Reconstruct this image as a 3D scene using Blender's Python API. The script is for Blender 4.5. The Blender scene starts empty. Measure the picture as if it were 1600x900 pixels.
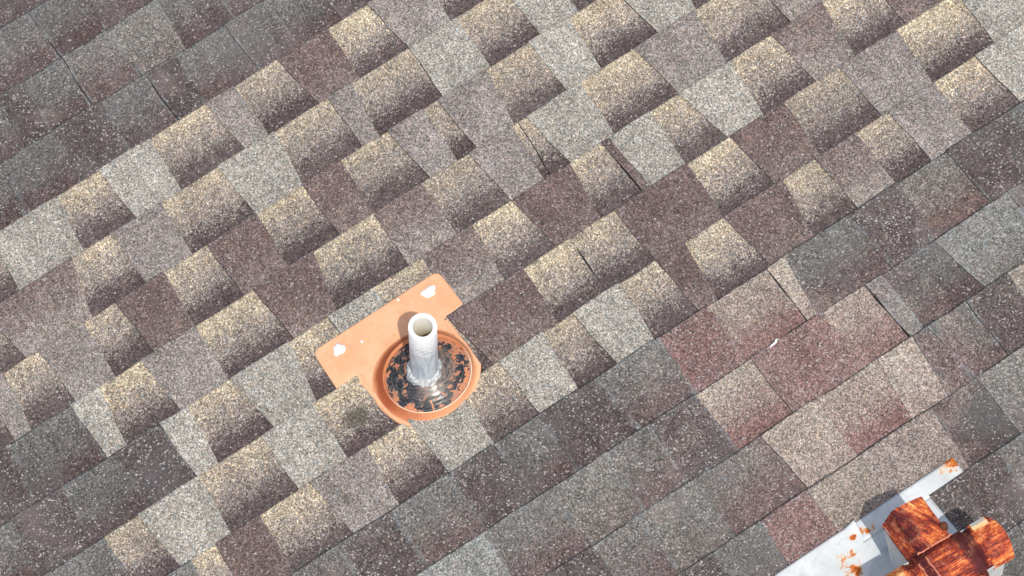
import bpy, bmesh, math, random
from mathutils import Matrix, Vector, noise

random.seed(7)
SC = bpy.context.scene
COL = SC.collection

# ------------------------------------------------------------------ camera, world, sun
PITCH = math.radians(15.64)
# roof frame: x along the courses, y down the slope, z out of the roof
W = Matrix.Translation((0, 0, 3.2)) @ Matrix.Rotation(-PITCH, 4, 'X')

cam = bpy.data.objects.new('camera', bpy.data.cameras.new('camera'))
COL.objects.link(cam)
cr = Vector((0.8329538292616194, -0.5278742393321241, -0.1659418746668133))
cu = Vector((0.5333818484965887, 0.6861314501144863, 0.49469933986023723))
cb = Vector((-0.14728109862696973, -0.5005720933225539, 0.853074356298388))
cp = Vector((-0.8066788304215172, -3.4768595984660773, 6.0288258317209475))
cam.matrix_world = W @ Matrix(((cr.x, cu.x, cb.x, cp.x), (cr.y, cu.y, cb.y, cp.y),
                               (cr.z, cu.z, cb.z, cp.z), (0, 0, 0, 1)))
cam.data.sensor_width = 36.0
cam.data.lens = 36.0 * 5800 / 1600
cam.data.clip_start = 0.05
cam.data.clip_end = 500
SC.camera = cam

sun_dir = (W.to_3x3() @ Vector((-0.07597595, -0.54517868, 0.83486997))).normalized()
SUN_EL = math.asin(sun_dir.z)
SUN_AZ = math.atan2(sun_dir.x, sun_dir.y)
wd = bpy.data.worlds.new('World')
SC.world = wd
wd.use_nodes = True
nt = wd.node_tree
sky = nt.nodes.new('ShaderNodeTexSky')
sky.sky_type = 'NISHITA'
sky.sun_disc = False
sky.sun_elevation = SUN_EL
sky.sun_rotation = SUN_AZ
sky.dust_density = 4.0
bg = nt.nodes['Background']
nt.links.new(sky.outputs[0], bg.inputs[0])
bg.inputs[1].default_value = 0.135
sun = bpy.data.objects.new('sun', bpy.data.lights.new('sun', 'SUN'))
COL.objects.link(sun)
sun.data.energy = 3.25
sun.data.angle = math.radians(0.6)
sun.data.color = (1.0, 0.96, 0.9)
sun.rotation_euler = sun_dir.to_track_quat('Z', 'Y').to_euler()
sun.location = sun_dir * 20
SC.view_settings.view_transform = 'Standard'
SC.view_settings.look = 'None'
SC.view_settings.gamma = 1
SC.view_settings.use_curve_mapping = False
SC.view_settings.exposure = 0.16


# ------------------------------------------------------------------ helpers
def s2l(c):
    return tuple((x / 255 / 12.92) if x / 255 <= 0.04045 else ((x / 255 + 0.055) / 1.055) ** 2.4 for x in c)


def thing(name, label, cat, loc=(0, 0, 0), rot=None):
    o = bpy.data.objects.new(name, None)
    COL.objects.link(o)
    o.matrix_world = W @ Matrix.Translation(loc) @ (rot if rot else Matrix())
    o.empty_display_size = 0.05
    o['label'] = label
    o['category'] = cat
    return o


def link_mesh(name, me, parent=None, loc=None):
    o = bpy.data.objects.new(name, me)
    COL.objects.link(o)
    if parent:
        o.parent = parent
    if loc:
        o.location = loc
    return o


def from_bm(name, bm, mat, parent=None, smooth=False):
    bmesh.ops.recalc_face_normals(bm, faces=bm.faces)
    me = bpy.data.meshes.new(name)
    bm.to_mesh(me)
    bm.free()
    for m in (mat if isinstance(mat, (list, tuple)) else [mat]):
        me.materials.append(m)
    if smooth:
        for p in me.polygons:
            p.use_smooth = True
    return link_mesh(name, me, parent)


class N:
    """small wrapper to write node trees"""
    def __init__(self, name):
        self.m = bpy.data.materials.new(name)
        self.m.use_nodes = True
        self.t = self.m.node_tree
        self.b = self.t.nodes['Principled BSDF']

    def n(self, typ, **kw):
        x = self.t.nodes.new(typ)
        for k, v in kw.items():
            setattr(x, k, v)
        return x

    def put(self, sock, v):
        if isinstance(v, bpy.types.NodeSocket):
            self.t.links.new(v, sock)
        elif v is not None:
            if sock.type == 'RGBA' and len(v) == 3:
                v = (*v, 1)
            sock.default_value = v

    def math(self, op, a, b=None, c=None, clamp=False):
        x = self.n('ShaderNodeMath', operation=op, use_clamp=clamp)
        for i, v in enumerate((a, b, c)):
            self.put(x.inputs[i], v)
        return x.outputs[0]

    def mix(self, f, a, b, blend='MIX'):
        x = self.n('ShaderNodeMix', data_type='RGBA', blend_type=blend)
        self.put(x.inputs[0], f)
        self.put(x.inputs[6], a)
        self.put(x.inputs[7], b)
        return x.outputs[2]

    def attr(self, name):
        return self.n('ShaderNodeAttribute', attribute_name=name)

    def noise(self, vec, scale, detail=3, rough=0.55, dist=0.0):
        x = self.n('ShaderNodeTexNoise')
        self.put(x.inputs['Vector'], vec)
        x.inputs['Scale'].default_value = scale
        x.inputs['Detail'].default_value = detail
        x.inputs['Roughness'].default_value = rough
        x.inputs['Distortion'].default_value = dist
        return x.outputs['Fac']

    def vor(self, vec, scale, feature='F1'):
        x = self.n('ShaderNodeTexVoronoi', feature=feature)
        self.put(x.inputs['Vector'], vec)
        x.inputs['Scale'].default_value = scale
        return x

    def step(self, v, a, b, lo=0.0, hi=1.0, smooth=True):
        x = self.n('ShaderNodeMapRange', interpolation_type='SMOOTHSTEP' if smooth else 'LINEAR')
        self.put(x.inputs[0], v)
        for i, q in enumerate((a, b, lo, hi)):
            self.put(x.inputs[i + 1], q)
        return x.outputs[0]

    def sep(self, v):
        x = self.n('ShaderNodeSeparateXYZ')
        self.put(x.inputs[0], v)
        return x.outputs

    def comb(self, x_, y_, z_):
        x = self.n('ShaderNodeCombineXYZ')
        for i, v in enumerate((x_, y_, z_)):
            self.put(x.inputs[i], v)
        return x.outputs[0]

    def ramp(self, f, stops, interp='LINEAR'):
        x = self.n('ShaderNodeValToRGB')
        cr_ = x.color_ramp
        cr_.interpolation = interp
        while len(cr_.elements) < len(stops):
            cr_.elements.new(0.5)
        for e, (p, c) in zip(cr_.elements, stops):
            e.position = p
            e.color = (c, c, c, 1) if isinstance(c, (int, float)) else (*c, 1)
        self.put(x.inputs[0], f)
        return x.outputs[0]

    def bump(self, h, strength, dist):
        x = self.n('ShaderNodeBump')
        x.inputs['Strength'].default_value = strength
        x.inputs['Distance'].default_value = dist
        self.put(x.inputs['Height'], h)
        self.t.links.new(x.outputs[0], self.b.inputs['Normal'])
        return x

    def out(self, col=None, rough=None, metal=None, spec=None):
        self.put(self.b.inputs['Base Color'], col)
        self.put(self.b.inputs['Roughness'], rough)
        self.put(self.b.inputs['Metallic'], metal)
        self.put(self.b.inputs['Specular IOR Level'], spec)
        return self.m

    def obj(self):
        return self.n('ShaderNodeTexCoord').outputs['Object']


# ------------------------------------------------------------------ materials
def mat_granules():
    g = N('shingle_granules')
    P = g.attr('rp').outputs['Vector']
    ts = g.sep(g.attr('ts').outputs['Vector'])
    t, s, wid = ts[0], ts[1], ts[2]
    par = g.sep(g.attr('par').outputs['Vector'])
    spk, dust, side = par[0], par[1], par[2]
    c0, c1, c2 = (g.attr(k).outputs['Color'] for k in ('c0', 'c1', 'c2'))
    v1 = g.vor(P, 1 / 0.0025)
    v2 = g.vor(P, 1 / 0.0016)
    r = g.sep(v1.outputs['Color'])
    q = g.sep(v2.outputs['Color'])
    wob = g.noise(P, 22, 2)
    big = g.noise(P, 9, 3)
    mid = g.noise(P, 70, 3, 0.6)
    # position in the printed blend, dithered granule by granule
    sh = g.sep(g.attr('var').outputs['Vector'])[0]
    tt = g.math('ADD', g.math('ADD', t, sh), g.math('MULTIPLY', g.math('SUBTRACT', r[0], 0.5), 0.62))
    tt = g.math('ADD', tt, g.math('MULTIPLY', g.math('SUBTRACT', q[0], 0.5), 0.34))
    tt = g.math('ADD', tt, g.math('MULTIPLY', g.math('SUBTRACT', wob, 0.5), 0.5))
    t2 = g.math('ADD', g.math('MULTIPLY', tt, 0.45), g.math('MULTIPLY', t, 0.55))
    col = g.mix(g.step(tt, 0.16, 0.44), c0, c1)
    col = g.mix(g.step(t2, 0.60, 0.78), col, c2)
    # single granules: dark, plain, pale
    b1 = g.ramp(r[1], [(0.0, 0.46), (0.22, 0.69), (0.6, 1.0), (0.88, 1.36), (1.0, 1.7)])
    b2 = g.ramp(q[1], [(0.0, 0.46), (0.3, 0.80), (0.7, 1.1), (1.0, 1.45)])
    col = g.mix(1.0, col, b1, 'MULTIPLY')
    col = g.mix(1.0, col, b2, 'MULTIPLY')
    hue = g.ramp(q[2], [(0.0, (1.20, 0.96, 0.82)), (0.3, (1.06, 1.0, 0.92)), (0.65, (0.98, 1.0, 1.03)),
                        (1.0, (0.82, 1.0, 1.12))])
    col = g.mix(1.0, col, hue, 'MULTIPLY')
    mott = g.step(mid, 0.25, 0.75, 0.86, 1.14)
    col = g.mix(1.0, col, g.comb(mott, mott, mott), 'MULTIPLY')
    mott2 = g.step(big, 0.3, 0.7, 0.92, 1.07)
    col = g.mix(1.0, col, g.comb(mott2, mott2, mott2), 'MULTIPLY')
    pu = g.sep(P)
    run = g.noise(g.comb(g.math('MULTIPLY', pu[0], 26.0), g.math('MULTIPLY', pu[1], 5.0), 0.0), 1.0, 4, 0.6)
    rs_ = g.step(run, 0.36, 0.66, 0.88, 1.06)
    col = g.mix(1.0, col, g.comb(rs_, rs_, rs_), 'MULTIPLY')
    bald = g.step(g.noise(P, 34, 5, 0.7), 0.66, 0.74, 0.0, 0.45)
    col = g.mix(g.math('MULTIPLY', bald, g.step(r[0], 0.35, 0.5)), col, (0.06, 0.056, 0.055))
    # old courses: broad weather stains that run across several tabs
    oldw = g.step(dust, 0.15, 0.3)
    st1 = g.step(g.noise(P, 4.5, 4, 0.62), 0.46, 0.66, 0.0, 0.42)
    col = g.mix(g.math('MULTIPLY', st1, oldw), col, (0.112, 0.110, 0.110))
    st2 = g.step(g.noise(P, 6.5, 3, 0.6, 0.4), 0.56, 0.72, 0.0, 0.3)
    col = g.mix(g.math('MULTIPLY', st2, oldw), col, (0.24, 0.19, 0.175))
    # faded patch beside the metal flashing: pink and beige blotches that ignore the tab edges
    fd = g.n('ShaderNodeVectorMath', operation='DISTANCE')
    g.put(fd.inputs[0], P)
    fd.inputs[1].default_value = (0.60, 0.52, 0.0)
    fw = g.math('ADD', fd.outputs['Value'], g.math('MULTIPLY', g.math('SUBTRACT', big, 0.5), 0.5))
    fcol = g.ramp(g.noise(P, 8.0, 4, 0.62, 0.5), [(0.40, (0.335, 0.275, 0.235)), (0.52, (0.25, 0.175, 0.165)), (0.62, (0.19, 0.125, 0.122))])
    fm = g.math('MULTIPLY', g.step(fw, 0.13, 0.31, 0.45, 0.0), oldw)
    fcol = g.mix(1.0, fcol, b1, 'MULTIPLY')
    fcol = g.mix(1.0, fcol, b2, 'MULTIPLY')
    col = g.mix(fm, col, fcol)
    # white mineral specks
    v3 = g.vor(P, 1 / 0.0027)
    r3 = g.sep(v3.outputs['Color'])
    cl = g.math('MULTIPLY', spk, g.step(g.noise(P, 28, 3, 0.6), 0.36, 0.62, 0.35, 1.5))
    hit = g.math('GREATER_THAN', g.math('ADD', r3[0], cl), 1.0)
    hit = g.math('MULTIPLY', hit, g.step(r3[1], 0.0, 1.0, 0.25, 0.95))
    col = g.mix(hit, col, (0.38, 0.365, 0.345))
    # pale dust caught along the joints and under the butts of old courses
    e = g.math('MULTIPLY', g.math('MINIMUM', s, g.math('SUBTRACT', 1.0, s)), wid)
    e = g.math('MINIMUM', e, g.math('MULTIPLY', g.math('MINIMUM', t, g.math('SUBTRACT', 1.02, t)), 0.143))
    dn = g.noise(P, 30, 4, 0.65)
    dm = g.math('MULTIPLY', g.step(e, 0.001, 0.008, 1.0, 0.0), g.step(dn, 0.40, 0.66))
    dm = g.math('MULTIPLY', dm, g.math('MULTIPLY', dust, g.step(r[2], 0.1, 0.9, 0.3, 1.0)))
    col = g.mix(dm, col, (0.27, 0.315, 0.33))
    # granules worn off along the butt edge: asphalt shows
    ed = g.math('ADD', g.math('MULTIPLY', t, 0.143), g.math('MULTIPLY', g.math('SUBTRACT', r[1], 0.5), 0.0012))
    ew = g.math('MULTIPLY', g.step(ed, 0.0012, 0.0034, 1.0, 0.0), side)
    ew = g.math('MULTIPLY', ew, g.step(g.noise(P, 24, 3, 0.6), 0.32, 0.52, 0.25, 1.0))
    col = g.mix(ew, col, (0.026, 0.025, 0.025))
    # one mossy stain below the flashing
    mo = g.n('ShaderNodeVectorMath', operation='DISTANCE')
    g.put(mo.inputs[0], P)
    mo.inputs[1].default_value = (-0.150, -0.006, 0.0)
    ms = g.step(g.math('ADD', mo.outputs['Value'], g.math('MULTIPLY', g.math('SUBTRACT', dn, 0.5), 0.05)),
                0.012, 0.034, 0.75, 0.0)
    col = g.mix(ms, col, (0.045, 0.045, 0.034))
    h = g.math('ADD', g.math('MULTIPLY', v1.outputs['Distance'], -1.0), g.math('MULTIPLY', r[1], 0.9))
    g.bump(h, 0.35, 0.0012)
    return g.out(col, 0.92, 0.0, 0.25)


def mat_asphalt():
    g = N('asphalt_edge')
    n_ = g.noise(g.obj(), 250, 2)
    return g.out(g.mix(n_, (0.016, 0.015, 0.015), (0.06, 0.055, 0.053)), 0.85, 0.0, 0.3)


def mat_terracotta():
    g = N('terracotta_coating')
    P = g.obj()
    n1 = g.noise(P, 11, 4, 0.6)
    n2 = g.noise(P, 160, 3)
    col = g.mix(g.step(n1, 0.3, 0.7), s2l((210, 152, 113)), s2l((223, 172, 134)))
    col = g.mix(g.step(g.noise(P, 55, 4, 0.7), 0.5, 0.75, 0.0, 0.25), col, s2l((230, 188, 156)))
    col = g.mix(g.step(n2, 0.58, 0.8, 0.0, 0.3), col, s2l((230, 190, 164)))
    d = g.noise(P, 45, 5, 0.68)
    col = g.mix(g.step(d, 0.58, 0.76, 0.0, 0.45), col, s2l((152, 96, 66)))
    g.bump(g.math('ADD', g.noise(P, 16, 2), g.math('MULTIPLY', n2, 0.04)), 0.5, 0.006)
    return g.out(col, 0.5, 0.0, 0.4)


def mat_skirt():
    g = N('banded_skirt_coating')
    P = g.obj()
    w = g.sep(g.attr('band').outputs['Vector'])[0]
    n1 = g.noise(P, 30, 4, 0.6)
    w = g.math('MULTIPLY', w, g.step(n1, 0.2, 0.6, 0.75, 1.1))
    col = g.mix(g.step(w, 0.1, 0.95), s2l((216, 156, 114)), s2l((160, 84, 50)))  # coating darkens inward, most towards the down-slope left
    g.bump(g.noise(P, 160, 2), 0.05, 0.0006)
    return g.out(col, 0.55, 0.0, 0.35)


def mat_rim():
    g = N('sun_painted_rim_edge')
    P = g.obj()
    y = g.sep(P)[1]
    k = g.math('ADD', y, g.math('MULTIPLY', g.math('SUBTRACT', g.noise(P, 40, 3), 0.5), 0.06))  # sunlight on the upslope edge is painted in as a paler colour
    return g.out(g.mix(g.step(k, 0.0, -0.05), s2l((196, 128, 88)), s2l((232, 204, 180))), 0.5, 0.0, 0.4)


def mat_peeling():
    g = N('peeling_rubber')
    P = g.obj()
    xyz = g.sep(P)
    rad = g.math('SQRT', g.math('ADD', g.math('MULTIPLY', xyz[0], xyz[0]), g.math('MULTIPLY', xyz[1], xyz[1])))
    ang = g.math('ARCTAN2', xyz[1], xyz[0])
    swirl = g.comb(g.math('MULTIPLY', ang, 0.035), g.math('MULTIPLY', rad, 2.2), 0.0)
    n1 = g.noise(P, 75, 5, 0.62, 0.5)
    n2 = g.noise(swirl, 60, 3, 0.6)
    m = g.math('ADD', g.math('MULTIPLY', n1, 0.75), g.math('MULTIPLY', n2, 0.25))
    m = g.math('ADD', m, g.step(xyz[0], -0.07, 0.07, -0.04, 0.02))
    m = g.math('ADD', m, g.step(rad, 0.066, 0.080, 0.0, 0.07))
    paint = g.step(m, 0.533, 0.543)
    rn = g.noise(swirl, 150, 4, 0.65)
    black = g.mix(g.step(rn, 0.42, 0.72), (0.012, 0.013, 0.016), (0.11, 0.11, 0.112))
    orange = g.mix(g.noise(P, 90, 3), s2l((160, 96, 64)), s2l((204, 138, 98)))
    rim_ = g.step(m, 0.543, 0.565, 0.3, 0.0)
    orange = g.mix(rim_, orange, s2l((228, 186, 156)))
    col = g.mix(paint, black, orange)
    dirt = g.step(g.noise(P, 38, 4, 0.65), 0.45, 0.7, 0.0, 0.4)
    col = g.mix(dirt, col, (0.13, 0.115, 0.10))
    # rubbed, brown-grey middle of the cone
    sw = g.noise(swirl, 85, 5, 0.7)
    mid_ = g.ramp(sw, [(0.34, (0.028, 0.028, 0.030)), (0.47, (0.10, 0.088, 0.082)), (0.56, (0.19, 0.145, 0.12)), (0.66, (0.32, 0.215, 0.16))])
    rr = g.math('ADD', rad, g.math('MULTIPLY', g.math('SUBTRACT', n1, 0.5), 0.03))
    lk = g.step(g.math('SUBTRACT', xyz[0], g.math('MULTIPLY', xyz[1], 0.6)), -0.032, -0.008)
    col = g.mix(g.math('MULTIPLY', g.step(rr, 0.050, 0.060, 0.95, 0.0), lk), col, mid_)
    g.bump(g.math('ADD', g.math('MULTIPLY', paint, 0.8), g.math('MULTIPLY', rn, 0.5)), 0.5, 0.0016)
    return g.out(col, g.step(paint, 0.0, 1.0, 0.28, 0.55), 0.0, 0.5)


def mat_pvc():
    g = N('weathered_pvc')
    P = g.obj()
    xyz = g.sep(P)
    st = g.comb(g.math('MULTIPLY', xyz[0], 1.0), g.math('MULTIPLY', xyz[1], 1.0), g.math('MULTIPLY', xyz[2], 0.16))
    n1 = g.noise(st, 120, 4, 0.6)
    n2 = g.noise(P, 75, 4, 0.65, 1.2)
    col = g.mix(g.step(n1, 0.36, 0.62), (0.46, 0.56, 0.62), (0.76, 0.82, 0.85))
    band = g.math('MULTIPLY', g.step(xyz[2], 0.19, 0.215), g.step(n2, 0.42, 0.5))
    col = g.mix(band, col, (0.88, 0.88, 0.87))
    col = g.mix(g.step(xyz[2], 0.262, 0.266), col, (0.88, 0.88, 0.87))
    scr = g.math('MULTIPLY', g.step(g.noise(P, 130, 5, 0.7), 0.57, 0.62), g.step(xyz[2], 0.23, 0.19))
    col = g.mix(g.math('MULTIPLY', scr, 0.6), col, (0.50, 0.53, 0.55))
    return g.out(col, 0.45, 0.0, 0.4)


def mat_pipe_inside():
    g = N('pipe_lining')
    P = g.obj()
    xyz = g.sep(P)
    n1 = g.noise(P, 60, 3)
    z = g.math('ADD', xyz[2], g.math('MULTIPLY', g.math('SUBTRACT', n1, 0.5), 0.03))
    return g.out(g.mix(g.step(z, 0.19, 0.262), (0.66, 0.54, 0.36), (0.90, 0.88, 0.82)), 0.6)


def mat_sealant(name, a, b, sc):
    g = N(name)
    n1 = g.noise(g.obj(), sc, 4, 0.65)
    g.bump(n1, 0.5, 0.003)
    return g.out(g.mix(g.step(n1, 0.35, 0.65), a, b), 0.6, 0.0, 0.4)


def mat_galvanised():
    g = N('weathered_galvanised_paint')
    P = g.obj()
    rp = g.attr('rp').outputs['Vector']
    n1 = g.noise(rp, 18, 5, 0.6)
    n2 = g.noise(rp, 120, 3)
    col = g.mix(g.step(n1, 0.3, 0.72), (0.47, 0.50, 0.50), (0.60, 0.62, 0.615))
    col = g.mix(g.step(n2, 0.55, 0.78, 0.0, 0.5), col, (0.36, 0.36, 0.34))
    col = g.mix(g.step(g.noise(rp, 40, 5, 0.7, 0.8), 0.54, 0.74, 0.0, 0.5), col, (0.36, 0.34, 0.29))
    rs = g.sep(g.attr('rust').outputs['Vector'])[0]
    rn = g.noise(rp, 62, 5, 0.7, 0.9)
    m = g.math('ADD', rs, g.math('MULTIPLY', g.math('SUBTRACT', rn, 0.5), 2.2))
    col = g.mix(g.step(m, 0.33, 0.6, 0.0, 0.55), col, s2l((214, 170, 105)))
    rc = g.ramp(g.noise(rp, 170, 4, 0.7), [(0.3, s2l((120, 52, 18))), (0.5, s2l((178, 92, 30))), (0.72, s2l((215, 135, 60)))])
    mm = g.step(m, 0.52, 0.68)
    col = g.mix(mm, col, rc)
    g.bump(g.math('MULTIPLY', n1, 1.0), 0.25, 0.003)
    return g.out(col, g.step(mm, 0, 1, 0.42, 0.85), 0.0, 0.45)


def mat_rust():
    g = N('streaked_rust')
    sd = g.attr('sd').outputs['Vector']
    x = g.sep(sd)
    st = g.comb(g.math('MULTIPLY', x[0], 0.10), x[1], g.math('MULTIPLY', x[2], 0.8))
    n0 = g.noise(sd, 34, 3, 0.6)
    n1 = g.noise(st, 420, 4, 0.7, 0.6)
    n2 = g.noise(st, 120, 3, 0.6, 0.3)
    n3 = g.noise(sd, 260, 3, 0.7)
    m = g.math('ADD', g.math('MULTIPLY', n1, 0.40), g.math('MULTIPLY', n2, 0.26))
    m = g.math('ADD', m, g.math('MULTIPLY', n0, 0.34))
    m = g.math('ADD', m, g.math('MULTIPLY', g.math('SUBTRACT', n3, 0.5), 0.22))
    m = g.math('ADD', m, g.math('ADD', g.sep(g.attr('rust').outputs['Vector'])[0], -0.012))
    col = g.ramp(m, [(0.40, s2l((68, 24, 25))), (0.475, s2l((106, 40, 34))), (0.535, s2l((158, 66, 42))),
                     (0.585, s2l((200, 104, 54))), (0.64, s2l((228, 156, 92))), (0.70, s2l((242, 206, 146)))])
    bare = g.step(m, 0.86, 0.92)
    col = g.mix(bare, col, (0.66, 0.66, 0.62))
    g.bump(n1, 0.25, 0.0015)
    chalk = g.step(g.noise(sd, 60, 5, 0.7), 0.5, 0.72, 0.0, 0.35)
    col = g.mix(chalk, col, s2l((206, 150, 112)))
    return g.out(col, 0.78, 0.0, 0.25)


def mat_plain(name, col, rough, sc=80, amt=0.12):
    g = N(name)
    n1 = g.noise(g.obj(), sc, 4, 0.6)
    d = tuple(c * (1 - amt) for c in col)
    return g.out(g.mix(n1, d, col), rough)


M_GRAN = mat_granules()
M_ASPH = mat_asphalt()
M_TERRA = mat_terracotta()
M_PEEL = mat_peeling()
M_PVC = mat_pvc()
M_PIN = mat_pipe_inside()
M_WHITE = mat_sealant('white_sealant', (0.60, 0.60, 0.58), (0.80, 0.80, 0.78), 140)
M_GREY = mat_sealant('grey_sealant', (0.24, 0.26, 0.265), (0.60, 0.62, 0.61), 200)
M_GALV = mat_galvanised()
M_RUST = mat_rust()
M_FELT = mat_plain('roofing_felt', (0.03, 0.03, 0.032), 0.9)
M_SEAM = mat_plain('pale_rust_seam', s2l((206, 128, 104)), 0.7, 300, 0.45)
M_RIM = mat_rim()
M_SKIRT = mat_skirt()
M_MARK = mat_plain('worn_mark', s2l((232, 184, 148)), 0.5, 90, 0.15)
M_DARK = mat_plain('brown_rust', s2l((96, 48, 26)), 0.8, 200, 0.4)

# ------------------------------------------------------------------ the roof
EXPO = 0.143
V0 = -0.79515          # slope position of course line 0; course n starts at V0 + n*EXPO (up the slope)
K_ALB = 0.66           # sunlit tone of a granule blend -> its own colour


def C_(r, g_, b):
    return tuple(v * K_ALB * k for v, k in zip(s2l((r, g_, b)), (0.985, 1.0, 0.975)))


# (low, middle, high colour, white specks, dust, raised tab)
KIND = {
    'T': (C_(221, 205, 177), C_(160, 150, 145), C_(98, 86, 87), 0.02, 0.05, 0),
    'G': (C_(185, 181, 173), C_(187, 182, 174), C_(181, 176, 169), 0.03, 0.1, 1),
    'W': (C_(159, 150, 147), C_(163, 154, 150), C_(166, 158, 154), 0.03, 0.1, 1),
    'M': (C_(129, 112, 110), C_(128, 110, 108), C_(138, 123, 120), 0.03, 0.1, 1),
    'Mw': (C_(133, 116, 114), C_(148, 136, 132), C_(164, 155, 150), 0.03, 0.1, 1),
    'K': (C_(180, 168, 162), C_(182, 168, 161), C_(174, 161, 156), 0.03, 0.2, 1),
    'C': (C_(188, 177, 165), C_(187, 174, 163), C_(174, 158, 150), 0.03, 0.2, 1),
    'D': (C_(131, 131, 129), C_(119, 114, 112), C_(104, 89, 89), 0.04, 0.5, 0),
    'Dm': (C_(133, 133, 130), C_(122, 115, 113), C_(105, 87, 87), 0.04, 0.5, 0),
    'Dd': (C_(116, 115, 112), C_(102, 96, 94), C_(88, 78, 77), 0.04, 0.4, 0),
    'Dr': (C_(146, 143, 138), C_(136, 125, 121), C_(124, 103, 101), 0.04, 0.5, 0),
    'D2': (C_(135, 135, 132), C_(126, 119, 116), C_(113, 97, 96), 0.05, 0.45, 1),
    'S': (C_(112, 104, 102), C_(107, 97, 96), C_(104, 93, 93), 0.085, 0.4, 1),
    'R': (C_(150, 124, 121), C_(148, 118, 116), C_(149, 121, 119), 0.08, 0.2, 1),
    'Mr': (C_(126, 106, 103), C_(124, 102, 100), C_(118, 98, 96), 0.06, 0.4, 1),
    'X': (C_(194, 183, 169), C_(170, 150, 143), C_(149, 115, 112), 0.04, 0.2, 0),
    'L': (C_(150, 152, 150), C_(147, 147, 143), C_(138, 135, 132), 0.08, 0.7, 1),
    'L2': (C_(144, 143, 139), C_(140, 135, 130), C_(132, 123, 119), 0.08, 0.4, 1),
}
OLD = {'D', 'Dm', 'Dd', 'Dr', 'D2', 'S', 'R', 'Mr', 'X', 'L', 'L2', 'C', 'K'}
# course: (left edge at butt and at top, [(blend, right edge at butt, right edge at top), ...]) in mm

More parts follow.
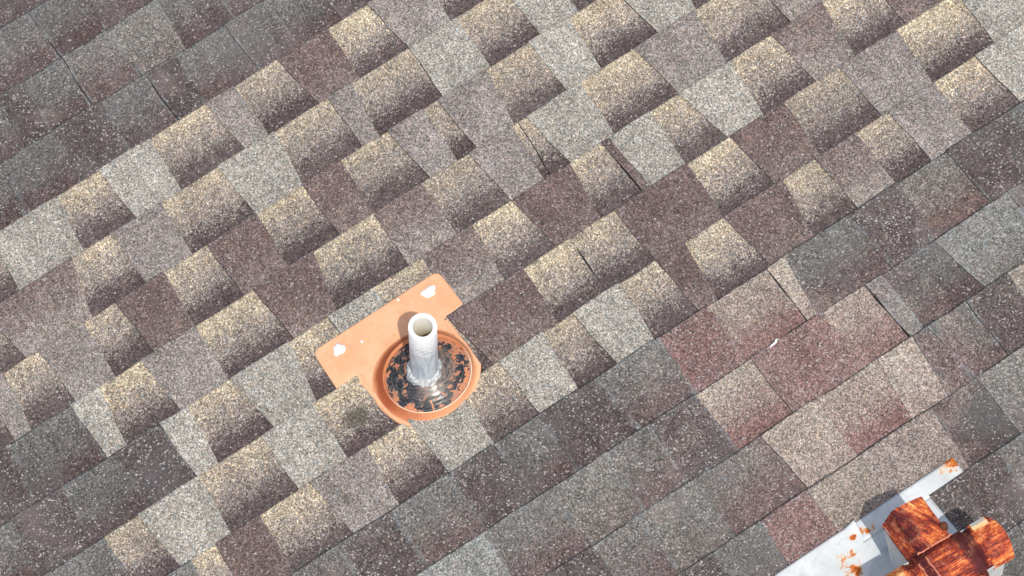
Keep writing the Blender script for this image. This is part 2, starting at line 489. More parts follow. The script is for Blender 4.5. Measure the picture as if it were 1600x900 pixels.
ROWS = {
 -4: ((-298, -313), [('S',-237,-235), ('D',-97,-91), ('S',27,25)]),
 -3: ((-450, -450), [('D',-341,-329), ('D2',-214,-212), ('Dm',-91,-107), ('D2',-6,-18), ('S',80,76), ('D',181,176)]),
 -2: ((-450, -451), [('D',-367,-373), ('S',-299,-312), ('D',-211,-217), ('D2',-107,-100), ('L2',16,4), ('Dm',117,119), ('D2',207,208), ('D',300,292)]),
 -1: ((-586, -587), [('D',-421,-454), ('D',-315,-317), ('S',-197,-207), ('D',-96,-94), ('S',-21,-28), ('Dm',94,98), ('D2',193,192), ('D',292,294), ('S',408,391), ('D',509,498)]),
 0: ((-624, -641), [('T',-531,-543), ('G',-378,-396), ('T',-283,-275), ('G',-162,-170), ('T',-32,-20), ('W',37,35), ('T',137,152), ('M',258,249), ('T',351,364), ('W',475,465), ('T',579,575), ('G',669,655)]),
 1: ((-722, -725), [('T',-627,-603), ('Mw',-424,-456), ('T',-331,-332), ('W',-219,-226), ('T',-86,-79), ('G',46,31), ('T',172,170), ('W',228,208), ('T',364,358), ('G',477,470), ('T',586,590), ('G',694,678), ('T',732,732), ('G',856,839)]),
 2: ((-811, -830), [('T',-699,-710), ('W',-656,-670), ('T',-577,-572), ('W',-475,-482), ('T',-402,-394), ('M',-292,-302), ('T',-194,-190), ('M',-79,-87), ('T',27,29), ('M',119,106), ('T',226,238), ('W',311,302), ('T',343,347), ('W',459,435), ('T',559,560), ('G',655,639), ('T',762,775), ('G',893,865), ('T',919,923), ('W',1055,1035)]),
 3: ((-858, -863), [('D',-801,-807), ('S',-718,-740), ('D',-585,-581), ('G',-521,-538), ('T',-427,-415), ('W',-301,-308), ('T',-170,-160), ('M',-33,-63), ('T',106,101), ('Mw',219,213), ('T',327,337), ('W',428,413), ('T',444,429), ('T',461,475), ('G',589,578), ('T',716,729), ('W',859,843), ('T',992,994), ('Mw',1125,1105), ('T',1174,1167)]),
 4: ((-906, -912), [('D',-800,-811), ('S',-678,-689), ('D',-572,-560), ('S',-465,-462), ('G',-402,-413), ('T',-305,-290), ('G',-172,-195), ('T',-83,-85), ('G',20,16), ('T',130,122), ('Mw',247,232), ('T',337,351), ('M',471,452), ('T',546,550), ('M',564,568), ('G',659,650), ('T',726,748), ('G',848,829), ('T',945,954), ('Mw',1066,1046), ('T',1170,1166), ('M',1305,1272), ('T',1336,1340)]),
 5: ((-954, -947), [('S',-870,-864), ('D2',-786,-781), ('D',-669,-666), ('T',-594,-580), ('G',-458,-468), ('T',-320,-319), ('G',-204,-210), ('T',-106,-87), ('V',92,93), ('T',99,117), ('M',274,263), ('T',380,374), ('T',481,485), ('M',653,640), ('T',751,760), ('M',877,866), ('T',1006,1009), ('W',1143,1128), ('T',1284,1275), ('G',1433,1404), ('T',1525,1511)]),
 6: ((-767, -757), [('D',-666,-660), ('D2',-557,-577), ('T',-504,-511), ('M',-406,-412), ('T',-294,-281), ('W',-169,-184), ('T',-78,-72), ('G',35,27), ('T',127,131), ('G',227,216), ('T',294,304), ('G',402,389), ('T',485,489), ('M',550,530), ('T',640,652), ('M',775,753), ('T',851,855), ('Mw',946,941), ('T',1021,1025), ('W',1128,1119), ('T',1226,1233), ('G',1343,1328), ('S',1465,1449)]),
 7: ((-597, -597), [('S',-458,-459), ('D2',-318,-323), ('S',-202,-208), ('D2',-75,-75), ('S',24,34), ('D2',125,123), ('S',250,263), ('D2',396,388), ('R',507,500), ('X',641,639), ('C',681,660), ('D2',831,835), ('S',945,930), ('Dr',1057,1057), ('S',1203,1192), ('D2',1298,1282)]),
 8: ((-473, -469), [('S',-362,-366), ('D',-250,-255), ('L',-87,-95), ('D2',57,59), ('L2',186,176), ('D2',282,271), ('S',384,385), ('X',508,508), ('R',667,667), ('X',765,770), ('L',804,802), ('D',923,941), ('L',1093,1086), ('D2',1207,1190)]),
 9: ((-283, -282), [('D',-144,-138), ('S',-18,-24), ('S',60,57), ('D2',159,160), ('L2',292,281), ('Dr',432,442), ('C',553,550), ('X',695,671), ('C',773,753), ('S',806,813), ('D2',893,889), ('S',988,981), ('C',1116,1097)]),
 10: ((-96, -92), [('S',29,31), ('D',126,121), ('S',231,221), ('D2',333,323), ('R',435,435), ('C',550,545), ('K',714,698), ('Dd',816,813), ('L2',923,911), ('S',1068,1047)]),
 11: ((59, 60), [('D',212,211), ('S',288,290), ('V',606,608), ('S',755,744), ('D2',875,854), ('S',990,982)]),
 12: ((211, 194), [('S',286,290), ('V',606,608), ('D',699,684), ('S',840,831)]),
}
JOINT = {-4: -158, -3: -214, -2: -211, -1: -96, 0: 110, 1: 260, 2: 404, 3: 444, 4: 553, 5: 380, 6: 500, 7: 641,
         8: 765, 9: 893, 10: 720, 11: 860, 12: 700}
SEEN = {-4, -3, -2, -1, 3, 4, 5, 7, 8, 9}      # courses whose open joint shows
LAP = 1.2              # a course runs on under the next one to this fraction of the exposure


def zback(s):
    return 0.006 - 0.005 * s


class PB:
    """collects shingle faces with their granule attributes"""
    def __init__(self):
        self.v, self.f, self.mi = [], [], []
        self.fade = self.fade2 = self.shift = 0.0
        self.a = {k: [] for k in ('rp', 'ts', 'c0', 'c1', 'c2', 'par', 'var')}

    def vert(self, u, v, z, ts, kind, side=0.0, jit=1.0):
        k = KIND[kind]
        self.v.append((u, -v, z))
        self.a['rp'].append((u, v, z))
        self.a['ts'].append(ts)
        for i, n_ in enumerate(('c0', 'c1', 'c2')):
            self.a[n_].append(tuple((c * (1 - self.fade) + d * self.fade if i == 0 else (c * (1 - self.fade2) + d * self.fade2 if i == 2 else c)) * jit for c, d in zip(k[i], k[1])))
        self.a['var'].append((self.shift, 0.0, 0.0))
        self.a['par'].append((k[3], k[4], 0.9 if kind in OLD else 0.35))
        return len(self.v) - 1

    def face(self, idx, m=0):
        self.f.append(idx)
        self.mi.append(m)

    def mesh(self, name):
        me = bpy.data.meshes.new(name)
        me.from_pydata(self.v, [], self.f)
        me.materials.append(M_GRAN)
        me.materials.append(M_ASPH)
        me.polygons.foreach_set('material_index', self.mi)
        for k, vals in self.a.items():
            at = me.attributes.new(k, 'FLOAT_VECTOR', 'POINT')
            at.data.foreach_set('vector', [c for q in vals for c in q])
        me.update()
        return me


def add_panel(pb, n, ub0, ub1, ut0, ut1, kind, raised, rng, side=0.0, zoff=0.0, nu=3, sv=(0.0, 0.34, 0.67, 1.0, LAP),
              dv=0.0, wob=1.0, cut=None):
    """one panel of course n: granule top and black cut edges; raised panels sit on the strip"""
    vb = V0 + n * EXPO + dv
    jit = rng.uniform(0.85, 1.13) if kind in OLD else rng.uniform(0.95, 1.06)
    pb.fade = rng.uniform(0.0, 0.36)
    pb.fade2 = rng.uniform(0.0, 0.2)
    pb.shift = rng.uniform(-0.05, 0.13)
    th = rng.uniform(0.0028, 0.0038) if raised else 0.0
    ph1, ph2 = rng.uniform(0, 9), rng.uniform(0, 9)
    tiltu = rng.uniform(-0.0006, 0.0006) * wob
    top = []
    for s in sv:
        row = []
        for i in range(nu + 1):
            a = i / nu
            u = (ub0 + (ut0 - ub0) * s) * (1 - a) + (ub1 + (ut1 - ub1) * s) * a
            v = vb + s * EXPO
            if i in (0, nu):
                u += wob * 0.0011 * math.sin(ph1 + 7.3 * s + 3 * i) + wob * rng.uniform(-0.0006, 0.0006)
            if s == 0.0:
                v += wob * (0.0009 * math.sin(ph2 + 4.1 * a) + rng.uniform(-0.0007, 0.0007))
            z = zback(s) + th + zoff + tiltu * (a - 0.5) + (wob * rng.uniform(0, 0.0006) if s < 0.1 else 0)
            wid = (ub1 - ub0) * (1 - s) + (ut1 - ut0) * s
            row.append(pb.vert(u, v, z, (s, a, wid), kind, side, jit))
        top.append(row)
    for j in range(len(sv) - 1):
        for i in range(nu):
            pb.face((top[j][i], top[j][i + 1], top[j + 1][i + 1], top[j + 1][i]))
    # cut edges
    loop = top[0][::-1] + [r[0] for r in top[1:]], [r[nu] for r in top]
    lean = rng.choice((0.0, 0.0003, 0.0007, 0.001))
    for pi, path in enumerate((top[0], [r[0] for r in top][::-1], [r[nu] for r in top])):
        low = []
        for q in path:
            x, y, z = pb.v[q]
            s = (-y - vb) / EXPO
            zl = (zback(s) - 0.0004 + zoff) if raised else min(z - 0.001, -0.0015)
            low.append(pb.vert(x - (lean if raised and pi == 1 else 0.0), -y, zl, pb.a['ts'][q], kind, 0.0, jit))
        for i in range(len(path) - 1):
            pb.face((path[i], low[i], low[i + 1], path[i + 1]), 1)


roof_bm = bmesh.new()
bmesh.ops.create_cube(roof_bm, size=1, matrix=Matrix.Translation((0.3, 0, -0.022)) @ Matrix.Diagonal((6.4, 5.9, 0.036, 1)))
roof = from_bm('roof', roof_bm, M_FELT)
roof.matrix_world = W
roof['kind'] = 'structure'
roof['label'] = 'shallow roof slope covered in mottled brown, grey and tan asphalt shingles'
roof['category'] = 'roof'

field = PB()
ends = {}
for n, ((b0, t0), cells) in ROWS.items():
    rng = random.Random(100 + n)
    edges = [(b0 / 1000, t0 / 1000)] + [(b / 1000, t / 1000) for _, b, t in cells]
    kinds = [c[0] for c in cells]
    ends[n] = (edges[0], edges[-1])
    # shingle joints snapped to the nearest panel edge
    inner = list(range(1, len(edges) - 1))
    cuts = set()
    main_cut = min(inner, key=lambda i: abs(edges[i][0] - JOINT[n] / 1000))

    def gap(n_, i):
        return 0.0011 if (i == main_cut and n_ in SEEN) else 0.0002

    for k in range(-3, 4):
        target = JOINT[n] / 1000 + k * 1.0
        if edges[0][0] < target < edges[-1][0]:
            cuts.add(min(inner, key=lambda i: abs(edges[i][0] - target)))
    if 'V' in kinds:
        i = kinds.index('V')
        cuts |= {i, i + 1}
    cuts = [0] + sorted(cuts) + [len(edges) - 1]
    for a, b in zip(cuts[:-1], cuts[1:]):
        if kinds[a] == 'V':
            continue
        dv = rng.uniform(-0.0012, 0.0012)
        pb = PB()
        tabs = []
        i = a
        while i < b:
            kd = kinds[i]
            l, r = edges[i], edges[i + 1]
            gl = gap(n, i) if i == a else 0.0
            gr = gap(n, i + 1) if i == b - 1 else 0.0
            if KIND[kd][5]:
                tabs.append((i, kd, l, r, gl, gr))
                # the strip under a tab: only its own width less the overlap of the slots beside it
                xl = 0.004 if (i > a and not KIND[kinds[i - 1]][5]) else gl
                xr = -0.004 if (i < b - 1 and not KIND[kinds[i + 1]][5]) else -gr
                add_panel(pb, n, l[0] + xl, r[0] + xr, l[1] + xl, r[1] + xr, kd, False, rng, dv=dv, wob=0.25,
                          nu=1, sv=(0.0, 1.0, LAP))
            else:
                xl = -0.004 if (i > a and KIND[kinds[i - 1]][5]) else gl
                xr = 0.004 if (i < b - 1 and KIND[kinds[i + 1]][5]) else -gr
                sd = 1.0 if (i < b - 1 and KIND[kinds[i + 1]][5]) else 0.0
                add_panel(pb, n, l[0] + xl, r[0] + xr, l[1] + xl, r[1] + xr, kd, False, rng, dv=dv, wob=0.9, nu=2, sv=(0.0, 0.17, 0.34, 0.5, 0.67, 0.84, 1.0, LAP),
                          side=0.0)
            i += 1
        sh = link_mesh('shingle', pb.mesh('shingle'), roof)
        for (i, kd, l, r, gl, gr) in tabs:
            tb = PB()
            add_panel(tb, n, l[0] + gl, r[0] - gr, l[1] + gl, r[1] - gr, kd, True, rng, sv=(0.0, 0.25, 0.5, 0.75, 1.0, LAP), dv=dv + rng.uniform(-0.0008, 0.0008))
            link_mesh('tab', tb.mesh('tab'), sh)

# the rest of the slope, outside the picture: same courses, one mesh
rng = random.Random(5)
for n in range(-14, 26):
    spans = [(-2.85, ends[n][0], 'L'), (ends[n][1], 3.45, 'R')] if n in ends else [(-2.85, (3.45, 3.45), 'L')]
    for a0, a1, sidek in spans:
        if sidek == 'L':
            lo, hi = (a0, a0), a1
        else:
            lo, hi = a0, (a1, a1)
        cur = lo
        up = False
        while cur[0] < hi[0] - 1e-6:
            w = rng.uniform(0.075, 0.15)
            fl = 0.011 if not up else -0.011
            nx = (cur[0] + w, cur[0] + w + (fl if up else -fl) * 0.5)
            if nx[0] > hi[0] - 0.07:
                nx = hi
            u_, v_ = cur[0], V0 + n * EXPO
            old = (v_ - 0.35 * u_ < -0.72) or (v_ + 0.42 * u_ > 0.42)
            if up:
                kd = rng.choice(['S', 'S', 'D2', 'L2', 'D2']) if old else rng.choice(['G', 'G', 'W', 'M', 'Mw'])
            else:
                kd = rng.choice(['D', 'Dm', 'D', 'Dr']) if old else 'T'
            add_panel(field, n, cur[0], nx[0], cur[1], nx[1], kd, up, rng, nu=1, sv=(0.0, 1.0, LAP), wob=0.5)
            if up:
                add_panel(field, n, cur[0], nx[0], cur[1], nx[1], kd, False, rng, nu=1, sv=(0.0, LAP), wob=0.0)
            cur = nx
            up = not up
fo = link_mesh('shingle_field', field.mesh('shingle_field'), roof)
fo['kind'] = 'stuff'


# ------------------------------------------------------------------ shape helpers for the roof fittings
def lathe(bm, prof, seg=64, c=(0, 0), lump=None):
    rings = []
    for (r, z) in prof:
        ring = []
        for k in range(seg):
            a = 2 * math.pi * k / seg
            rr, zz = r, z
            if lump:
                d = lump(r, z, a)
                rr += d[0]
                zz += d[1]
            ring.append(bm.verts.new((c[0] + rr * math.cos(a), c[1] + rr * math.sin(a), zz)))
        rings.append(ring)
    for i in range(len(rings) - 1):
        for k in range(seg):
            bm.faces.new((rings[i][k], rings[i][(k + 1) % seg], rings[i + 1][(k + 1) % seg], rings[i + 1][k]))
    return rings


def round_poly(pts, rad, seg=5):
    """pts: (x, y, r or None) -> polygon with rounded corners"""
    out = []
    m = len(pts)
    for i, p in enumerate(pts):
        r = p[2] if len(p) > 2 else rad
        P = Vector(p[:2])
        A, B = Vector(pts[i - 1][:2]) - P, Vector(pts[(i + 1) % m][:2]) - P
        if r <= 0:
            out.append(P)
            continue
        da, db = A.normalized(), B.normalized()
        d = min(r, A.length * 0.45, B.length * 0.45)
        for k in range(seg + 1):
            t = k / seg
            out.append((1 - t) ** 2 * (P + da * d) + 2 * t * (1 - t) * P + t * t * (P + db * d))
    return out


def plate(bm, outline, zf, th, inset=0.002, drop=0.0012):
    """sheet with a rolled edge; zf(x, y) gives its top"""
    m = len(outline)
    cen = sum(outline, Vector((0, 0))) / m
    area = sum(outline[i].x * outline[(i + 1) % m].y - outline[(i + 1) % m].x * outline[i].y for i in range(m))
    sg = 1 if area > 0 else -1
    inner = []
    for i in range(m):
        e1 = (outline[i] - outline[i - 1]).normalized()
        e2 = (outline[(i + 1) % m] - outline[i]).normalized()
        nn = (Vector((-e1.y, e1.x)) + Vector((-e2.y, e2.x)))
        nn = nn.normalized() if nn.length > 1e-6 else Vector((-e1.y, e1.x))
        inner.append(outline[i] + nn * inset * sg)
    a = [bm.verts.new((p.x, p.y, zf(p.x, p.y))) for p in inner]
    b = [bm.verts.new((p.x, p.y, zf(p.x, p.y) - drop)) for p in outline]
    c = [bm.verts.new((p.x, p.y, zf(p.x, p.y) - th)) for p in outline]
    for r0, r1 in ((a, b), (b, c)):
        for i in range(m):
            bm.faces.new((r0[i], r0[(i + 1) % m], r1[(i + 1) % m], r1[i]))
    f = bm.faces.new(a)
    bmesh.ops.triangulate(bm, faces=[f])


def tube(bm, path, rad, seg=8, up=Vector((0, 0, 1)), flat=1.0, cap=True):
    rings = []
    for i, p in enumerate(path):
        t = (path[min(i + 1, len(path) - 1)] - path[max(i - 1, 0)]).normalized()
        x = t.cross(up).normalized()
        y = x.cross(t)
        r = rad(i / (len(path) - 1)) if callable(rad) else rad
        rings.append([bm.verts.new(p + x * r * math.cos(2 * math.pi * k / seg) + y * r * flat * math.sin(2 * math.pi * k / seg))
                      for k in range(seg)])
    for i in range(len(rings) - 1):
        for k in range(seg):
            bm.faces.new((rings[i][k], rings[i][(k + 1) % seg], rings[i + 1][(k + 1) % seg], rings[i + 1][k]))
    if cap:
        bm.faces.new(rings[0][::-1])
        bm.faces.new(rings[-1])


def dab(cx, cy, z, rx, ry, h, seed, mat, parent, name):
    """a ragged smear of sealant"""
    rg = random.Random(seed)
    ph = [rg.uniform(0, 6.28) for _ in range(4)]
    bm = bmesh.new()
    seg = 22
    prev = None
    for (k, hz) in ((1.0, -0.0006), (0.93, 0.55), (0.72, 0.9), (0.36, 1.0)):
        ring = []
        for i in range(seg):
            a = 2 * math.pi * i / seg
            e = 1 + 0.13 * math.sin(2 * a + ph[0]) + 0.11 * math.sin(3 * a + ph[1]) + 0.09 * math.sin(5 * a + ph[2]) + rg.uniform(-0.06, 0.06)
            zz = z + (h * hz * rg.uniform(0.8, 1.1) if hz > 0 else hz)
            ring.append(bm.verts.new((cx + rx * k * e * math.cos(a), cy + ry * k * e * math.sin(a), zz)))
        if prev:
            for i in range(seg):
                bm.faces.new((prev[i], prev[(i + 1) % seg], ring[(i + 1) % seg], ring[i]))
        prev = ring
    bm.faces.new(prev)
    return from_bm(name, bm, mat, parent, True)


def attr_fill(me, name, fn):
    at = me.attributes.new(name, 'FLOAT_VECTOR', 'POINT')
    vals = []
    for v in me.vertices:
        vals.extend(fn(v.co))
    at.data.foreach_set('vector', vals)


# ------------------------------------------------------------------ pipe flashing (boot), origin of the roof frame at its centre
boot = thing('pipe_flashing', 'terracotta coated flashing plate with a peeling black rubber collar round the white pipe', 'flashing',
             (0, 0, 0))


def z_plate(x, y):
    v = -y
    k = min(max((v + 0.175) / 0.095, 0), 1)
    return 0.0108 * (1 - k) + 0.0056 * k


bm = bmesh.new()
out = round_poly([(-0.1475, 0.174, 0.016), (-0.151, 0.080, 0.0), (-0.107, 0.0785, 0.004), (-0.1005, -0.040, 0.03), (-0.087, -0.072, 0.0),
                  (-0.060, -0.090, 0.02), (0.055, -0.090, 0.015), (0.0975, -0.050, 0.014), (0.0975, 0.083, 0.006), (0.1405, 0.0865, 0.003),
                  (0.1385, 0.1765, 0.016)], 0.004)
plate(bm, out, z_plate, 0.004)
# soft upturned lips along both sides of the lower panel
for path in ([(-0.1035, 0.068), (-0.1005, 0.02), (-0.0965, -0.035), (-0.083, -0.066), (-0.066, -0.083)],
             [(0.0935, 0.075), (0.0945, 0.01), (0.0935, -0.044), (0.078, -0.066), (0.054, -0.085)]):
    pts = [Vector((x, y, z_plate(x, y) - 0.0006)) for x, y in path]
    fine = []
    for i in range(len(pts) - 1):
        for k in range(4):
            fine.append(pts[i].lerp(pts[i + 1], k / 4))
    fine.append(pts[-1])
    tube(bm, fine, 0.0048, 10, flat=0.55)
flange = from_bm('flange', bm, M_TERRA, boot, False)

RC = (0.0032, -0.0092)      # centre of the round collar
bm = bmesh.new()


def skirt_lump(r, z, a):
    # the skirt is broad down the slope and pinched where the shingles lap up against it
    k = max(0.0, (r - 0.0852) / 0.0278)
    s_ = math.sin(a)
    w_ = 0.5 + 0.5 * math.cos(a - math.radians(125))      # broad towards the lower left of the slope
    return (-0.0278 * k * (0.84 - 0.84 * w_ ** 0.8) if s_ < 0.2 or w_ < 0.7 else -0.0278 * k * (0.84 - 0.84 * w_ ** 0.8), 0)


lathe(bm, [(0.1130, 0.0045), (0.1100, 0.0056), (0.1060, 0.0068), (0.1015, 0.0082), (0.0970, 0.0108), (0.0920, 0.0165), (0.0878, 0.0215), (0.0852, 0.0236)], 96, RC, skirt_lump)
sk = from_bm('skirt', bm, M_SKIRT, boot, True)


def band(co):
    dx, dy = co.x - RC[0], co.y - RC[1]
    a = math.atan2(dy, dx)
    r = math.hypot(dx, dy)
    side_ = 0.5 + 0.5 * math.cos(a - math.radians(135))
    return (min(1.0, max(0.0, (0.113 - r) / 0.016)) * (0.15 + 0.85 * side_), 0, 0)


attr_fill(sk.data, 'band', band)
bm = bmesh.new()
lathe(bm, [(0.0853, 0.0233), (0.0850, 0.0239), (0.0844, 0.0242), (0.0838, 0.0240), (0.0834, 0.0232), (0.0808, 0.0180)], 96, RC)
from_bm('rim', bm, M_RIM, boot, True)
bm = bmesh.new()
prof = [(0.0808, 0.0185)]
for i in range(1, 27):
    k = i / 26
    r = 0.0806 - 0.052 * k
    z = 0.0192 + 0.0255 * (k ** 1.3) + (0.00022 * math.sin(k * 36) if 0.12 < k < 0.95 else 0)
    prof.append((r, z))
lathe(bm, prof, 96, (0, 0))
cone = from_bm('rubber_cone', bm, M_PEEL, boot, True)
cone.location = (RC[0], RC[1], 0)
bm = bmesh.new()


def lumps(r, z, a):
    v = noise.noise(Vector((math.cos(a) * 3.2, math.sin(a) * 3.2, r * 260)))
    w = noise.noise(Vector((math.cos(a) * 9, math.sin(a) * 9, r * 300 + 9)))
    return (0.0034 * v + 0.0016 * w, 0.0022 * w)


lathe(bm, [(0.0355, 0.034), (0.0352, 0.041), (0.0336, 0.0455), (0.0318, 0.0488), (0.0290, 0.0515), (0.0268, 0.053), (0.024, 0.0525)], 56,
      (0.0, -0.0105), lumps)
from_bm('sealant_collar', bm, M_GREY, boot, True)
dab(-0.104, 0.147, z_plate(-0.104, 0.147), 0.0115, 0.0135, 0.004, 3, M_WHITE, boot, 'sealant_dab')
dab(0.1005, 0.1475, z_plate(0.1, 0.147), 0.0145, 0.0125, 0.004, 8, M_WHITE, boot, 'sealant_dab')
dab(-0.060, 0.135, z_plate(-0.06, 0.135), 0.0030, 0.0028, 0.001, 5, M_WHITE, boot, 'sealant_fleck')
dab(0.044, 0.169, z_plate(0.044, 0.169), 0.0030, 0.0026, 0.001, 6, M_WHITE, boot, 'sealant_fleck')
dab(0.028, 0.169, z_plate(0.028, 0.169), 0.0024, 0.0018, 0.001, 9, M_TERRA, boot, 'sealant_fleck')
bm = bmesh.new()
for (x0, x1, y) in ((-0.029, -0.006, 0.1415), (-0.027, -0.010, 0.1365), (-0.028, -0.008, 0.1315), (0.002, 0.027, 0.1415), (0.005, 0.025, 0.1345)):
    x = x0
    while x < x1:
        w = 0.0046
        tube(bm, [Vector((x, y, z_plate(x, y) + 0.0003)), Vector((min(x + w, x1), y, z_plate(x, y) + 0.0003))], 0.0010, 6, flat=1.0)
        x += 0.0066
from_bm('embossed_mark', bm, M_MARK, boot, True)

# ------------------------------------------------------------------ vent pipe
PB0 = Vector((-0.0012, 0.0015, 0.0))
axis = Vector((0.009, -0.268 * math.sin(PITCH), 0.268 * math.cos(PITCH))).normalized()
rotp = Vector((0, 0, 1)).rotation_difference(axis).to_matrix().to_4x4()
pipe = thing('vent_pipe', 'short white plastic vent pipe standing up through the terracotta flashing', 'pipe', PB0 + axis * 0.0, rotp)
LP = 0.3125
bm = bmesh.new()
R_, r_ = 0.0262, 0.0186
lathe(bm, [(R_, -0.03), (R_, 0.05), (R_, 0.12), (R_, 0.2), (R_ + 0.0002, LP - 0.002), (R_ - 0.0006, LP - 0.0006), (R_ - 0.0018, LP),
           (r_ + 0.002, LP - 0.0003), (r_, LP - 0.0025)], 64)
from_bm('pipe_wall', bm, M_PVC, pipe, True)
bm = bmesh.new()
lathe(bm, [(r_, LP - 0.0025), (r_, LP - 0.03), (r_, LP - 0.12), (r_, -0.03)], 48)
from_bm('pipe_lining', bm, M_PIN, pipe, True)

# ------------------------------------------------------------------ metal flashing under the rusty vent
FC = Vector((0.508, -0.94))
vf = thing('metal_flashing', 'pale galvanised flashing sheet with rust spots laid under the rusty vent', 'flashing', (FC.x, FC.y, 0))


def blobs(spots):
    def fn(co):
        m = 0.0
        for (x, y, r, k) in spots:
            d = math.hypot(co.x - x, co.y - y) / r
            m = max(m, 1.45 * k * max(0.0, 1 - d ** 1.5))
        return (m, 0, 0)
    return fn


def grid_sheet(bm, x0, x1, y0, y1, zf, nx, ny, th):
    g_ = [[bm.verts.new((x0 + (x1 - x0) * i / nx, y0 + (y1 - y0) * j / ny, zf(x0 + (x1 - x0) * i / nx, y0 + (y1 - y0) * j / ny)))
           for i in range(nx + 1)] for j in range(ny + 1)]
    for j in range(ny):
        for i in range(nx):
            bm.faces.new((g_[j][i], g_[j][i + 1], g_[j + 1][i + 1], g_[j + 1][i]))
    rim = g_[0] + [r[-1] for r in g_[1:]] + g_[-1][-2::-1] + [r[0] for r in g_[-2:0:-1]]
    low = [bm.verts.new(v.co - Vector((0, 0, th))) for v in rim]
    for i in range(len(rim)):
        k = (i + 1) % len(rim)
        bm.faces.new((rim[i], rim[k], low[k], low[i]))


def z_f(x, y):
    v = -(y + FC.y)
    k = min(max((v - 0.745) / 0.045, 0), 1)
    return 0.0105 * (1 - k) + 0.0062 * k + 0.0006 * math.sin(x * 40) * (1 - k)


RUST = [(0.172, 0.192, 0.022, 0.75), (-0.060, 0.174, 0.013, 0.6), (-0.036, 0.173, 0.013, 0.62), (-0.020, 0.170, 0.010, 0.5),
        (-0.092, 0.120, 0.020, 0.62), (-0.078, 0.151, 0.013, 0.6), (-0.116, 0.112, 0.022, 0.55), (-0.060, 0.128, 0.014, 0.4),
        (-0.1, 0.14, 0.03, 0.35), (0.15, 0.18, 0.03, 0.3), (-0.03, 0.03, 0.02, 0.45)]
bm = bmesh.new()
grid_sheet(bm, -0.214, 0.176, 0.157, 0.196, z_f, 60, 8, 0.0016)
ap = from_bm('apron_strip', bm, M_GALV, vf, True)
bm = bmesh.new()
grid_sheet(bm, -0.2145, 0.0985, -0.12, 0.1572, lambda x, y: z_f(x, y) - 0.0004, 40, 44, 0.0016)
ab = from_bm('base_sheet', bm, M_GALV, vf, True)
bm = bmesh.new()      # overlapping lap sheet on the left, its corner bent up
grid_sheet(bm, -0.2155, -0.041, 0.062, 0.1965,
           lambda x, y: z_f(x, y) + 0.0012 + 0.010 * max(0, (x + 0.062) / 0.021) * max(0, (y - 0.172) / 0.024), 40, 30, 0.0012)
al = from_bm('lap_sheet', bm, M_GALV, vf, True)
# trim the lap sheet to the slanted seam
for v in al.data.vertices:
    v.co.x += -0.93 * max(0, (0.165 - v.co.y)) * max(0, (v.co.x + 0.2155) / 0.1745)
for o in (ap, ab, al):
    attr_fill(o.data, 'rp', lambda co: (co.x, co.y, co.z))
    attr_fill(o.data, 'rust', blobs(RUST))
# cone
bm = bmesh.new()
seg = 40
rings = []
for (k, z) in ((0.0, 0.0055), (0.08, 0.010), (0.5, 0.046), (1.0, 0.088)):
    ring = []
    for i in range(seg):
        a = 2 * math.pi * i / seg
        bx, by = (0.094 if math.cos(a) > 0 else 0.128) * math.cos(a), 0.128 * math.sin(a)
        tx, ty = 0.047 * math.cos(a), -0.026 + 0.047 * math.sin(a)
        ring.append(bm.verts.new((bx + (tx - bx) * k, by + (ty - by) * k, z)))
    rings.append(ring)
for i in range(len(rings) - 1):
    for k in range(seg):
        bm.faces.new((rings[i][k], rings[i][(k + 1) % seg], rings[i + 1][(k + 1) % seg], rings[i + 1][k]))
co_ = from_bm('flashing_cone', bm, M_GALV, vf, True)
attr_fill(co_.data, 'rp', lambda co: (co.x, co.y, co.z))
attr_fill(co_.data, 'rust', lambda co: (0.05, 0, 0))
bm = bmesh.new()
tube(bm, [Vector((-0.03, 0.122, 0.009)), Vector((-0.022, 0.074, 0.046)), Vector((-0.014, 0.026, 0.084))], 0.0007, 6)
sm = from_bm('cone_seam', bm, M_GREY, vf, True)

# ------------------------------------------------------------------ rusty cross-shaped vent cap
HC = 0.22
VC = Vector((0.511, -1.003, HC))
cap = thing('roof_vent', 'rusty cross-shaped metal vent cap with four hooded arms above pale flashing', 'vent', VC,
            Matrix.Rotation(math.radians(-3), 4, 'Z'))
SEC = [(-0.046, -0.032), (-0.043, -0.020), (-0.034, -0.011), (-0.023, -0.001), (-0.010, 0.002), (0.004, 0.003), (0.018, 0.001),
       (0.030, -0.004), (0.040, -0.012), (0.046, -0.032)]

SEC_A = [(-0.046, -0.006), (-0.034, -0.002), (-0.018, 0.002), (-0.004, 0.005), (0.010, 0.006), (0.022, 0.004), (0.033, -0.010), (0.0445, -0.025), (0.046, -0.030)]


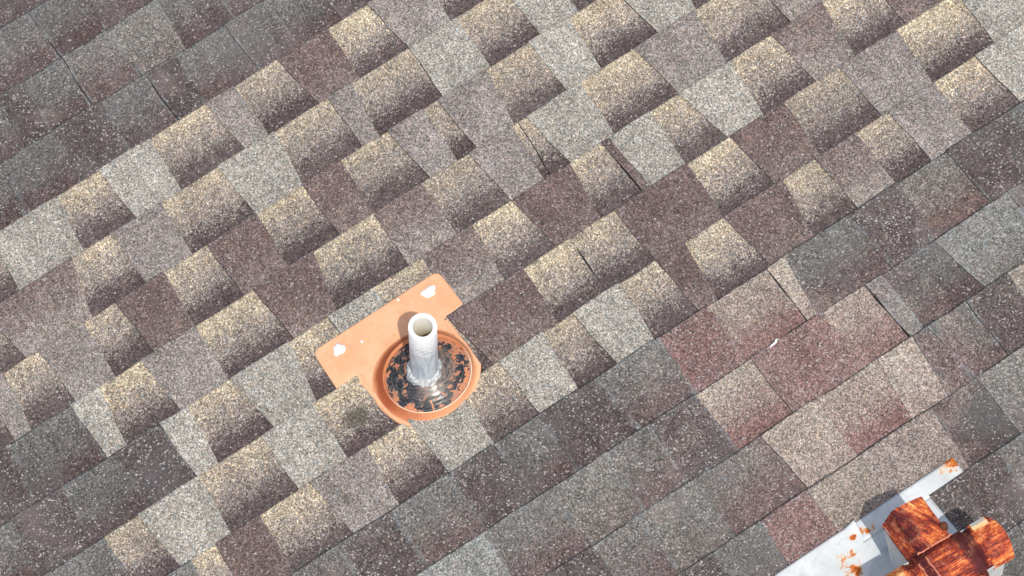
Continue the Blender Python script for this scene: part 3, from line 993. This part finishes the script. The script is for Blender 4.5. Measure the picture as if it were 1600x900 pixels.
def arm(dirv, length, sec, streak, rust0, seed, deep=False, rounded=False):
    """hood: open-bottomed folded channel running out from the middle"""
    rg = random.Random(seed)
    d = Vector((dirv[0], dirv[1], 0)).normalized()
    x = Vector((-d.y, d.x, 0))
    bm = bmesh.new()
    rows = []
    nl = 12
    for i in range(nl + 1):
        t = i / nl
        row = []
        for (a, z) in sec:
            l = 0.045 + (length - 0.045) * t * (1 - (0.16 * (abs(a) / 0.046) ** 2.2 if rounded else 0.0))
            vl = max(0.0, 1 - abs(t - 0.16) / 0.2) if rounded else 0.0
            dn_ = 0.0016 * noise.noise(Vector((a * 38 + seed * 5, l * 34, seed * 1.7))) * (1 if 0 < t else 0)
            row.append(bm.verts.new(d * l + x * (a * (1 - 0.07 * vl) + 0.5 * dn_) + Vector((0, 0, z - 0.0015 * t - 0.009 * vl + dn_))))
        rows.append(row)
    for i in range(nl):
        for k in range(len(sec) - 1):
            bm.faces.new((rows[i][k], rows[i][k + 1], rows[i + 1][k + 1], rows[i + 1][k]))
    bm.faces.new(rows[0])
    # turned-in lip at the mouth
    lip = [bm.verts.new(v.co + Vector((0, 0, -0.004)) - d * 0.002 - x * 0.002 * (1 if a > 0 else -1)) for v, (a, z) in zip(rows[-1], sec)]
    for k in range(len(sec) - 1):
        bm.faces.new((rows[-1][k], rows[-1][k + 1], lip[k + 1], lip[k]))
    o = from_bm('arm_hood', bm, M_RUST, cap, False)
    sx = Vector((math.cos(streak), math.sin(streak), 0))
    sy = Vector((-sx.y, sx.x, 0))
    attr_fill(o.data, 'sd', lambda co: (co.dot(sx) + seed, co.dot(sy) + co.z * 0.6, co.z))
    attr_fill(o.data, 'rust', rust0)
    # galvanised side plates tapering to the mouth
    for sgn in (-1, 1):
        a = (sec[-1][0] + sec[0][0]) / 2 + (abs(sec[-1][0] - sec[0][0]) / 2 - 0.0015) * sgn
        bm = bmesh.new()
        pts = [(0.0, -0.026), (length * (0.78 if rounded else 0.975), -0.026), (length * (0.95 if deep else 0.7), -(0.16 if deep else 0.075)), (0.0, -(0.16 if deep else 0.09))]
        vs = []
        for off in (0.0, -0.0014 * sgn):
            vs.append([bm.verts.new(d * l + x * (a + off) + Vector((0, 0, z))) for (l, z) in pts])
        bm.faces.new(vs[0])
        bm.faces.new(vs[1][::-1])
        for i in range(len(pts)):
            k = (i + 1) % len(pts)
            bm.faces.new((vs[0][i], vs[0][k], vs[1][k], vs[1][i]))
        p_ = from_bm('side_plate', bm, M_GALV, o)
        attr_fill(p_.data, 'rp', lambda co: (co.x, co.y, co.z))
        attr_fill(p_.data, 'rust', lambda co: (0.12, 0, 0))
    return o


A1, A2, A3, A4 = (0, 1), (1, 0), (-1, 0), (0, -1)


def rust_facet_shading(co):  # rust tone with facet shading painted in, dark at the fold
    co = Vector((co.x + 0.0133, co.y, co.z))
    m = 0.055 - 0.030 * math.cos(co.y * 70)
    if co.x < -0.022:
        m = 0.0
    else:
        m -= 0.13 * max(0.0, 1 - (co.x + 0.022) / 0.034)
    if co.y < 0.056:
        m -= 0.13 * max(0.0, 1 - (co.x + 0.046) / 0.05)
    return (m, 0, 0)


def rust_2(co):
    m = 0.05 + 0.02 * math.sin(co.y * 120)
    if co.x < 0.060:
        m -= 0.16
    if 0.068 < co.x < 0.094 and co.y > 0.037:
        m += 0.42
    return (m, 0, 0)


arm(A1, 0.140, [(a * 0.91 + 0.0133, z) for a, z in SEC_A], math.radians(-69), rust_facet_shading, 1, True)
arm(A2, 0.110, [(a + 0.009, z) for a, z in SEC], math.radians(3), rust_2, 2, False, True)
arm(A3, 0.125, [(a - 0.010, z) for a, z in SEC], math.radians(20), lambda co: (0.02 + (0.09 if co.x < -0.07 else 0), 0, 0), 3, False, True)
arm(A4, 0.135, SEC, math.radians(80), lambda co: (0.0, 0, 0), 4, False, True)
# raised middle saddle and its weld seams
bm = bmesh.new()
sad = [(-0.0465, -0.034), (-0.046, -0.016), (-0.030, -0.004), (0.0, 0.004), (0.030, 0.002), (0.046, -0.003), (0.0465, -0.034)]
rows = []
for i in range(9):
    l = -0.0462 + 0.0924 * i / 8
    rows.append([bm.verts.new((l, a, z + 0.0008 * noise.noise(Vector((l * 80, a * 80, 3))))) for a, z in sad])
for i in range(8):
    for k in range(6):
        bm.faces.new((rows[i][k], rows[i][k + 1], rows[i + 1][k + 1], rows[i + 1][k]))
sa = from_bm('centre_saddle', bm, M_RUST, cap, True)
attr_fill(sa.data, 'sd', lambda co: (co.x + 7, co.y + co.z * 0.5, co.z))
attr_fill(sa.data, 'rust', lambda co: (0.03 - (0.16 if co.x > 0.028 else 0) - (0.12 if co.x < -0.03 else 0), 0, 0))
for (p0, p1, zz) in (((-0.040, 0.0455), (0.030, 0.0455), 0.002), ((-0.030, 0.034), (-0.030, -0.045), 0.0025), ((-0.047, 0.030), (-0.047, -0.046), 0.001)):
    bm = bmesh.new()
    rg = random.Random(int(p0[0] * 1000) + 77)
    pts = []
    for i in range(22):
        t = i / 21
        pts.append(Vector((p0[0] + (p1[0] - p0[0]) * t + rg.uniform(-0.0012, 0.0012), p0[1] + (p1[1] - p0[1]) * t + rg.uniform(-0.0012, 0.0012), zz)))
    tube(bm, pts, lambda t: 0.0016 + 0.0008 * rg.random(), 6)
    from_bm('weld_seam', bm, M_SEAM, cap, True)
# bracket lug between two arms
bm = bmesh.new()
lathe(bm, [(0.0001, 0.004), (0.005, 0.004), (0.007, 0.001), (0.007, -0.012)], 14, (0.0285, 0.068), None)
from_bm('lug', bm, M_DARK, cap, True)
# flue under the cap, plumb
bm = bmesh.new()
top = Vector((0, 0, -0.020))
vert = Vector((0, -math.sin(PITCH), math.cos(PITCH)))
tube(bm, [top - vert * 0.175, top - vert * 0.1, top], 0.042, 32)
fl = from_bm('flue', bm, M_GALV, cap, True)
attr_fill(fl.data, 'rp', lambda co: (co.x, co.y, co.z))
attr_fill(fl.data, 'rust', lambda co: (0.1, 0, 0))

# ------------------------------------------------------------------ white scrap caught in a joint
scrap = bmesh.new()
pp = [(-0.012, -0.004, 0.010), (-0.007, -0.0015, 0.0115), (-0.002, -0.001, 0.0105), (0.003, -0.0005, 0.0115), (0.006, 0.002, 0.013), (0.009, 0.0025, 0.0115), (0.0125, 0.0005, 0.0095)]
tube(scrap, [Vector(q) for q in pp], lambda t: 0.0022 * (0.45 + math.sin(math.pi * t)) * 0.8, 8, flat=0.6)
so = from_bm('scrap', scrap, M_WHITE, None, True)
so.matrix_world = W @ Matrix.Translation((0.561, -0.350, 0.0))
so['label'] = 'small white curled scrap caught on the edge of the reddish shingles'
so['category'] = 'debris'
